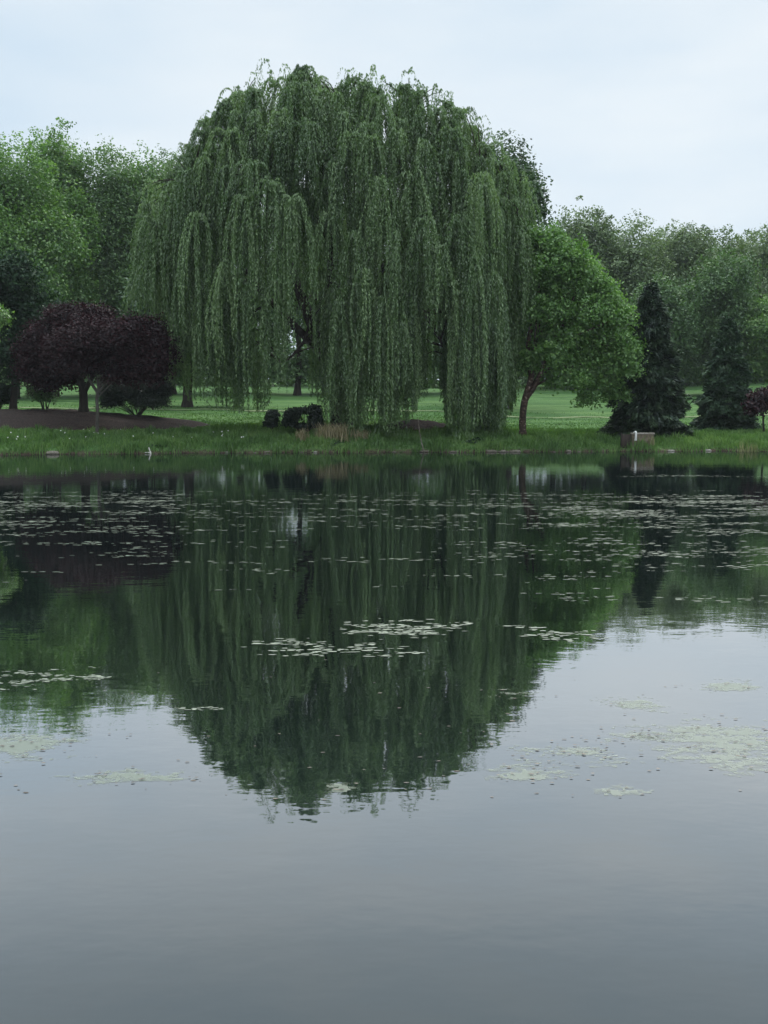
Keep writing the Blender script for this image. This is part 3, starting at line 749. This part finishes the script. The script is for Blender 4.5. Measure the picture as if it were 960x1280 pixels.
zt = at(795, 541.5, 51.3)[2]
boxes('wall', [((788 - 795) * s_, (815 - 795) * s_, 0, .22, -.3, zt - .05), ((815 - 795) * s_ - .16, (815 - 795) * s_, .223, 1.3, -.3, zt - .06)], M['concrete'], root)
boxes('cap', [((787 - 795) * s_, (816 - 795) * s_, -.03, .26, zt - .048, zt + .02)], M['cap'], root, .01)
boxes('timber_side', [((774.5 - 795) * s_, (787 - 795) * s_ - .004, .05, .17, -.3, zt - .05), ((774.5 - 795) * s_, (776 - 795) * s_, .03, .2, -.3, zt + .0)], M['timber'], root, .01)
T = Tubes(); xx = (792 - 795) * s_
T.add(curve_pts([(xx, .3, zt + .0), (xx, -.02, zt + .055), (xx, -.11, zt - .02), (xx - .01, -.12, zt - .30)], 14), [.05] * 12, 10)
T.add(np.array([(xx - .01, -.12, zt - .27), (xx - .012, -.12, zt - .33)]), [.062, .062], 10)
link('drain_pipe', T.mesh('drain_pipe'), M['pvc'], root)

# ------------------------------------------------------------------ rocks, driftwood, tufts at the water's edge
def rock_mesh(sx, sy, sz, seed):
    r = np.random.default_rng(seed)
    nu, nv = 10, 7; V = []
    k = r.uniform(.8, 1.2, (3, 3))
    for j in range(nv):
        v = -math.pi / 2 + math.pi * (j + .001) / (nv - 1)
        for i_ in range(nu):
            u = 2 * math.pi * i_ / nu
            d = np.array((math.cos(u) * math.cos(v), math.sin(u) * math.cos(v), math.sin(v)))
            q = np.sign(d) * np.abs(d) ** .75
            f = 1 + .16 * math.sin(3 * d[0] * k[0, 0] + 5 * d[1] + seed) + .1 * r.uniform(-1, 1) * (0 < j < nv - 1)
            V.append(q * f * np.array((sx, sy, sz)))
    i = np.arange(nv - 1)[:, None] * nu; j = np.arange(nu)[None]; j2 = (j + 1) % nu
    F = np.stack([i + j, i + j2, i + nu + j2, i + nu + j], -1).reshape(-1, 4)
    return mesh_np('rock', np.array(V), F, 4)
rocks = [rock_mesh(1, .8, .55, s) for s in range(6)]
for k_, me in enumerate(rocks): me.materials.append(M['rock_pale'] if k_ == 5 else M['rock'])
def rock(px, s, k, label=None, dz=.0, dd=0.05):
    x = (px - 480) / FPX * 50; y = float(shore(np.array([x]))[0]) + dd; x = (px - 480) / FPX * y
    y = float(shore(np.array([x]))[0]) + dd
    o = bpy.data.objects.new('rock', rocks[k]); sc.collection.objects.link(o)
    o.location = (x, y, dz + s * .12); o.scale = (s, s * .8, s * .6); o.rotation_euler = (0, 0, random.uniform(0, 6.28))
    tagt(o, label or 'small grey-brown rock half sunk at the far waterline', 'rock', 'rocks along the far waterline')
    return o
rock(283, .15, 5, 'pale flat rock at the water, first white spot right of the twiggy bush')
rock(395, .14, 5, 'whitish rock at the water under the dry grass tuft')
rock(646, .15, 5, 'pale rock ending the dark rock pile near the leaning trunk')
rock(63, .3, 1, 'brownish rock by the water nearest the left edge')
rock(885, .16, 5, 'flat pale rock at the water beneath the shorter spruce')
rock(838, .15, 5, 'light stone at the water right of the outlet wall')
for k in range(9): rock(612 + k * 4.2 + random.uniform(-1, 1), random.uniform(.12, .26), k % 5, 'dark rock in the pile at the water left of the leaning trunk')['group'] = 'dark rock pile by the leaning trunk'
for k in range(26):
    px = random.choice([random.uniform(325, 400), random.uniform(440, 600), random.uniform(676, 716), random.uniform(676, 770), random.uniform(820, 955), random.uniform(230, 330)])
    where = ('on the open grassy bank left of the willow' if px < 325 else 'at the foot of the bank under the willow' if px < 610 else
             'on the water line between the leaning trunk and the outlet wall' if px < 775 else 'along the waterline right of the outlet wall')
    rock(px, random.choice([.06, .08, .1, .13, .19]), random.randrange(5), 'small grey-brown rock ' + where, dd=random.uniform(-.05, .45))['group'] = 'small rocks ' + where
# bleached stick with a knee
x, y = at(190, 560, 48.6)[0], float(shore(np.array([at(190, 560, 48.6)[0]]))[0]) - .05
T = Tubes(); T.add(curve_pts([(.09, 0, -.08), (.10, .0, .02), (.03, .03, .22), (.015, .03, .27)], 10), np.linspace(.04, .022, 9), 8, .1)
T.add(curve_pts([(.1, 0, .03), (-.06, .05, .05), (-.16, .06, .04)], 8), np.linspace(.035, .015, 8), 6, .1)
tagt(link('driftwood', T.mesh('driftwood'), M['wood_pale'], None, (x, y, 0)), 'bleached white stick standing bent out of the shallows', 'driftwood')
# thin bare branch touching the water under the willow
x = at(530, 566, 50)[0]; y = float(shore(np.array([x]))[0])
T = Tubes(); T.add(curve_pts([(.0, -.1, .0), (-.15, .1, .6), (-.28, .2, 1.5)], 8), np.linspace(.03, .012, 8), 6, .1); T.add(np.array([(-.3, -.1, .03), (.2, -.12, .05)]), [.03, .02], 6)
tagt(link('fallen_branch', T.mesh('fallen_branch'), M['rock'], None, (x, y, 0)), 'thin bare branch slanting into the water under the willow', 'branch')

def blades(xs, ys, h, w, lean, zoff=0.0):
    n = len(xs); zs = gz(xs, ys) + zoff
    th = rng.uniform(0, 2 * math.pi, n); ln = lean * rng.uniform(.2, 1, n) * h
    dx, dy = np.cos(th) * ln, np.sin(th) * ln
    ph = rng.uniform(0, math.pi, n); wx, wy = np.cos(ph) * w * .5, np.sin(ph) * w * .5
    p0 = np.stack([xs - wx, ys - wy, zs - .02], 1); p1 = np.stack([xs + wx, ys + wy, zs - .02], 1)
    q0 = np.stack([xs - wx * .8 + dx * .35, ys - wy * .8 + dy * .35, zs + h * .6], 1); q1 = np.stack([xs + wx * .8 + dx * .35, ys + wy * .8 + dy * .35, zs + h * .6], 1)
    t = np.stack([xs + dx, ys + dy, zs + h * .95], 1); t2 = t + np.stack([wx, wy, 0 * wx], 1) * .15
    V = np.stack([p0, p1, q0, q1, t, t2], 1).reshape(-1, 3)
    b0 = np.arange(n)[:, None] * 6
    F = np.concatenate([b0 + np.array([[0, 1, 3, 2]]), b0 + np.array([[2, 3, 5, 4]])], 1).reshape(-1, 4)
    return V, F
def tuft(name, label, px, D, n, rad, h, mat, cat='grass tuft', lean=.5, group=None, w=.03):
    x0 = (px - 480) / FPX * D
    xs = x0 + rng.standard_normal(n) * rad; ys = D + rng.standard_normal(n) * rad * .7
    V, F = blades(xs, ys, h * rng.uniform(.5, 1.1, n), w, lean)
    z0 = gzf(x0, D)
    V = V - np.array((x0, D, z0))
    o = link(name, mesh_np(name, V, F, 4, np.repeat(rng.uniform(0, 1, n), 2)), mat, None, (x0, D, z0))
    return tagt(o, label, cat, group)
tuft('dry_grass_tuft', 'largest straw-coloured grass tuft, on the bank below the willow trunk', 416, 51.0, 520, .34, .85, M['straw'], lean=.55)
tuft('dry_grass_tuft', 'small straw-coloured grass tuft left of the largest one', 378, 50.9, 160, .14, .6, M['straw'])
tuft('dry_grass_tuft', 'pale grass tuft between the largest straw tuft and the fallen branch', 452, 50.9, 170, .2, .55, M['straw'])
for px, D, lab in [(927, 50.6, 'tallest pale reed clump at the water by the right edge'), (940, 50.5, 'shorter pale reed clump right of the tallest one'), (812, 51.2, 'reed clump growing in front of the outlet wall')]:
    tuft('reed_clump', lab, px, D, 46, .12, .85 if px == 927 else .6, M['reed'], 'reeds', .25, 'pale reeds at the far waterline', .025)

# bank grass
n_ = 170000
xs = rng.uniform(-24, 24, n_); d_ = rng.beta(1.0, 1.7, n_) * 11 - .06
ys = shore(xs) + d_
den = .5 + .5 * wob(xs, ys, .8, 5)
keep = (rng.random(n_) < (.55 + .45 * den))
xs, ys, d_ = xs[keep], ys[keep], d_[keep]; n_ = len(xs)
hh = (.07 + .34 * np.clip(.35 + .9 * wob(xs, ys, 2.4, 1), 0, 1) ** 1.6) * np.interp(d_, [0, .6, 4, 7, 11], [1.2, 1.3, 1.0, .55, .3]) * rng.uniform(.6, 1.3, n_)
# keep mulch clear
m1 = ((xs + 17.85) / 8.9) ** 2 + ((ys - 56.45) / 4.2) ** 2 < 1
m2 = ((xs - 1.65) / 1.5) ** 2 + ((ys - 57.4) / 2.15) ** 2 < 1
xs, ys, hh, d_ = [q[~(m1 | m2)] for q in (xs, ys, hh, d_)]
V, F = blades(xs, ys, hh, .035, .6)
tt = np.clip(.5 + .35 * wob(xs, ys, .9, 9) + .2 * rng.standard_normal(len(xs)), 0, 1)
tagt(link('bank_grass', mesh_np('bank_grass', V, F, 4, np.repeat(tt, 2)), M['grass']), 'tall green grass covering the far bank', 'grass', kind='stuff')
# lawn grass, shorter and sparser with distance
n_ = 60000
xs = rng.uniform(-34, 40, n_); ys = 55 + rng.beta(1, 2.2, n_) * 26
ok = ~((((xs + 17.85) / 8.9) ** 2 + ((ys - 56.45) / 4.2) ** 2 < 1) | (((xs - 1.65) / 1.5) ** 2 + ((ys - 57.4) / 2.15) ** 2 < 1) | (np.abs(ys - 72 - 1.2 * np.sin(xs * .08)) < .6))
xs, ys = xs[ok], ys[ok]
V, F = blades(xs, ys, rng.uniform(.03, .08, len(xs)), .04, .9)
tt = np.clip(.35 + .3 * wob(xs * .3, ys, .9, 9) + .15 * rng.standard_normal(len(xs)), 0, 1)
tagt(link('lawn_grass', mesh_np('lawn_grass', V, F, 4, np.repeat(tt, 2)), M['grass']), 'short lawn grass stretching back under the trees', 'grass', kind='stuff')
# daisies
n_ = 34
xs = rng.uniform(-17, -6, n_); ys = shore(xs) + rng.uniform(1, 4.5, n_)
C = np.stack([xs, ys, gz(xs, ys) + .26], 1)
tagt(link('wildflowers', leaf_mesh('wildflowers', C, rng.standard_normal((n_, 3)), np.tile((0, -.5, 1.), (n_, 1)), .08, .08, rng.random(n_)), M['blossom']), 'tiny white flowers scattered in the left bank grass', 'wildflowers', kind='stuff')

# ------------------------------------------------------------------ floating weed
def pads(P2, size, asp, sides=7, z=.004):
    n = len(P2); a = np.linspace(0, 2 * math.pi, sides, endpoint=False)[None] + rng.uniform(0, 1, (n, 1))
    r = size[:, None] * rng.uniform(.6, 1.25, (n, sides))
    V = np.stack([P2[:, :1] + np.cos(a) * r * asp, P2[:, 1:2] + np.sin(a) * r, np.broadcast_to(z + rng.uniform(0, .002, (n, 1)), (n, sides))], -1)
    return V.reshape(-1, 3), np.arange(n * sides).reshape(n, sides)
def fbm(x, y, seed=0):
    s = 0; a = 1; f = 1.0
    for k in range(5):
        th = k * 1.1 + seed; xr = x * math.cos(th) - y * math.sin(th); yr = x * math.sin(th) + y * math.cos(th)
        s = s + a * np.sin(xr * f + 1.7 * k + seed + 1.3 * np.sin(yr * f * .7 + seed)) * np.cos(yr * f * 1.1 + k + .9 * np.sin(xr * f * .6)); a *= .62; f *= 1.93
    return s
K = 30000
yy_ = rng.uniform(9.5, 32, K); xx_ = rng.uniform(-14, 14, K)
pxs = 480 + xx_ / yy_ * FPX
pys = 520 + EYE / yy_ * FPX
dens = np.interp(pys, [612, 618, 625, 640, 665, 690, 720, 760], [0, .35, 1.0, .85, .7, .45, .08, .02])
side = np.interp(pxs, [-100, 180, 240, 430, 560, 700, 1100], [1.1, .95, .42, .34, .6, 1.0, 1.15])
side = side + 1.3 * np.exp(-((pys - 634 - .02 * (pxs - 700)) / 5) ** 2) * (pxs > 690)
lim = np.interp(pxs, [0, 400, 600, 800, 960], [0, 0, .2, .5, .45]) * ((pys > 690) & (pys < 780))
nf = fbm(xx_ * .9, yy_ * 2.6, 2)
side = side * np.where(pxs < 200, .95, .82)
line = 1.1 * np.exp(-((pys - 594.5 - .006 * (pxs - 850)) / .9) ** 2) * sstep(700, 760, pxs) + .9 * np.exp(-((pys - 627) / 1.3) ** 2) * (pxs > 540)
pr = (dens * side + lim * .6 + line) * np.clip(.30 + .52 * nf, 0, 1)
keep = rng.random(K) < pr
cx, cy = xx_[keep], yy_[keep]
# each kept point is a little raft
m_ = rng.integers(2, 9, len(cx)); CX = np.repeat(cx, m_) + rng.standard_normal(m_.sum()) * .19; CY = np.repeat(cy, m_) + rng.standard_normal(m_.sum()) * .045
V, F = pads(np.stack([CX, CY], 1), rng.uniform(.004, .021, len(CX)) * np.interp(CY, [8, 20], [.6, .95]), 3.4, 7, .0015)
o = link('floating_pads', mesh_np('floating_pads', V, F, 7, rng.random(len(F))), M['pad'])
tagt(o, 'scattered floating weed pads dotting the dark water', 'water weed', kind='stuff')

def weed_mat(label, px, py, hwp, hhp, thr=.0, seed=0, mat='mat', flecks=30, holes=1.0):
    c = onwater(px, py); c1 = onwater(px, py - hhp); c2 = onwater(px, py + hhp)
    ax = hwp / FPX * c[1]; ay = (c1[1] - c2[1]) / 2; cy_ = (c1[1] + c2[1]) / 2
    root = empty('weed_mat', (c[0], cy_, 0), label, 'weed mat')
    st = .017 if c[1] < 7 else .03
    nx_ = int(2.3 * ax / st); ny_ = int(2.3 * ay / st)
    gx_ = np.linspace(-1.15 * ax, 1.15 * ax, nx_); gy_ = np.linspace(-1.15 * ay, 1.15 * ay, ny_)
    Xg, Yg = np.meshgrid(gx_, gy_)
    Vx = np.stack([Xg + rng.uniform(-.4, .4, Xg.shape) * st, Yg + rng.uniform(-.4, .4, Xg.shape) * st, np.full(Xg.shape, .0012)], -1).reshape(-1, 3)
    i = (np.arange(ny_ - 1)[:, None] * nx_ + np.arange(nx_ - 1)[None]).ravel()
    F = np.stack([i, i + 1, i + nx_ + 1, i + nx_], 1)
    mx_ = (Xg.ravel()[i] + st / 2); my_ = (Yg.ravel()[i] + st / 2)
    v = 1 - np.sqrt((mx_ / ax) ** 2 + (my_ / ay) ** 2) + .30 * fbm(mx_ * 3.2 + seed, my_ * 6 + seed, seed) + holes * .24 * fbm(mx_ * 11, my_ * 24, seed + 3) + .16 * fbm(mx_ * 30, my_ * 70, seed + 5) + .14 * rng.standard_normal(len(mx_))
    v = v + .16 * fbm(mx_ * 7 + seed, my_ * 26, seed + 9)
    if mat == 'pad': v = v + .34 * fbm(mx_ * 5 + seed, my_ * 34, seed + 7) - .14
    ok = v > .38 + thr
    if mat == 'pad':
        ok = ok & (rng.random(len(v)) < .8)
        P2 = np.stack([mx_[ok] + rng.uniform(-.5, .5, ok.sum()) * st, my_[ok] + rng.uniform(-.5, .5, ok.sum()) * st], 1)
        Vp, Fp = pads(P2, rng.uniform(.18, .6, len(P2)) * st, 2.2, 6, .0015)
        o_ = link('weed_film', mesh_np('weed_film', Vp, Fp, 6, rng.random(len(P2)) * .9), M[mat], root)
    else:
        F = F[ok]; used, inv = np.unique(F, return_inverse=True)
        tt = np.clip((v[ok] - .38 - thr) / .45 + .15 * rng.standard_normal(ok.sum()), .05, 1)
        o_ = link('weed_film', mesh_np('weed_film', Vx[used], inv.reshape(-1, 4), 4, tt), M[mat], root)
    o_['kind'] = 'stuff'
    flecks = flecks // 2
    if flecks:
        P2 = np.stack([rng.normal(0, ax * .6, flecks), rng.normal(-.1 * ay, ay * .55, flecks)], 1)
        V, F = pads(P2, rng.uniform(.003, .008, flecks), 1.6, 6, .0045)
        f_ = link('dead_leaves', mesh_np('dead_leaves', V, F, 6, rng.random(flecks)), M['fleck'], root); f_['kind'] = 'stuff'
for args in [('pinkish green weed mat cut by the left edge', 30, 932, 85, 24, -.12, 1, 'mat', 90, 1.3),
             ('long thin green weed mat below the one at the left edge', 170, 970, 95, 13, -.02, 2, 'mat', 40),
             ('pale thick weed raft floating in the willow reflection', 362, 808, 52, 11, -.12, 3, 'pad', 0, 1.6),
             ('broken weed raft right of the thick pale one', 450, 812, 70, 9, .02, 4, 'pad', 0, 2),
             ('upper scattered weed raft in the willow reflection', 505, 786, 75, 12, .0, 5, 'pad', 0, 2),
             ('weed raft at the right edge of the willow reflection', 640, 866, 42, 9, .0, 6, 'mat', 8),
             ('oval green weed mat on bright water under the tree line reflection', 786, 880, 48, 10, -.06, 7, 'mat', 10),
             ('green weed mat nearest the tip of the willow reflection', 660, 966, 55, 17, -.08, 8, 'mat', 35),
             ('largest faint green weed mat, by the right edge', 905, 932, 95, 36, -.12, 9, 'mat', 90, 1.2),
             ('faint weed mat between the oval one and the nearest one', 790, 922, 70, 16, .04, 10, 'mat', 40),
             ('long faint weed mat above the nearest one', 725, 942, 85, 15, .02, 11, 'mat', 70),
             ('small brownish weed mat high on the bright water at the right', 905, 858, 52, 8, .1, 12, 'mat', 20),
             ('tiny thin weed mat nearest the camera on the right', 760, 988, 50, 7, .08, 13, 'mat', 8),
             ('weed raft cut by the left edge under the tree reflections', 30, 850, 75, 13, .12, 14, 'pad', 0, 2),
             ('two-lobed weed raft floating below the left tree reflections', 100, 843, 40, 8, .06, 15, 'pad', 0, 2),
             ('long weed raft at the right edge of the dark tree reflection', 690, 792, 60, 12, .15, 16, 'pad', 0, 2),
             ('tiny weed raft in the tip of the willow reflection', 425, 986, 22, 7, .0, 17, 'mat', 8),
             ('narrow weed raft on the left flank of the willow reflection', 245, 887, 32, 5, .0, 18, 'pad', 0, 1.5)]:
    weed_mat(*args)
# loose flecks drifting on the bright water
fx, fy = [], []
for k in range(90):
    p = onwater(rng.uniform(0, 980), rng.choice([rng.uniform(800, 1000), rng.uniform(860, 1000)])); fx.append(p[0]); fy.append(p[1])
V, F = pads(np.stack([fx, fy], 1), rng.uniform(.003, .007, len(fx)), 2.0, 6, .0015)
tagt(link('drifting_flecks', mesh_np('drifting_flecks', V, F, 6, rng.random(len(fx))), M['fleck']), 'tiny dark leaf flecks drifting on the bright water', 'leaf flecks', kind='stuff')

# ------------------------------------------------------------------ air
V, F = [], []
box(V, F, -330, 330, -140, 330, -6, 60)
hz = link('haze', mesh_np('haze', np.vstack(V), np.vstack(F), 4), None)
m = bpy.data.materials.new('haze_air'); m.use_nodes = True; m.node_tree.nodes.clear()
ho = m.node_tree.nodes.new('ShaderNodeOutputMaterial'); pv = m.node_tree.nodes.new('ShaderNodeVolumePrincipled')
pv.inputs['Color'].default_value = (.86, .92, .98, 1); pv.inputs['Density'].default_value = .0002
m.node_tree.links.new(pv.outputs[0], ho.inputs['Volume'])
hz.data.materials.append(m); hz['kind'] = 'stuff'; hz['label'] = 'thin damp air softening the far trees'; hz['category'] = 'haze'
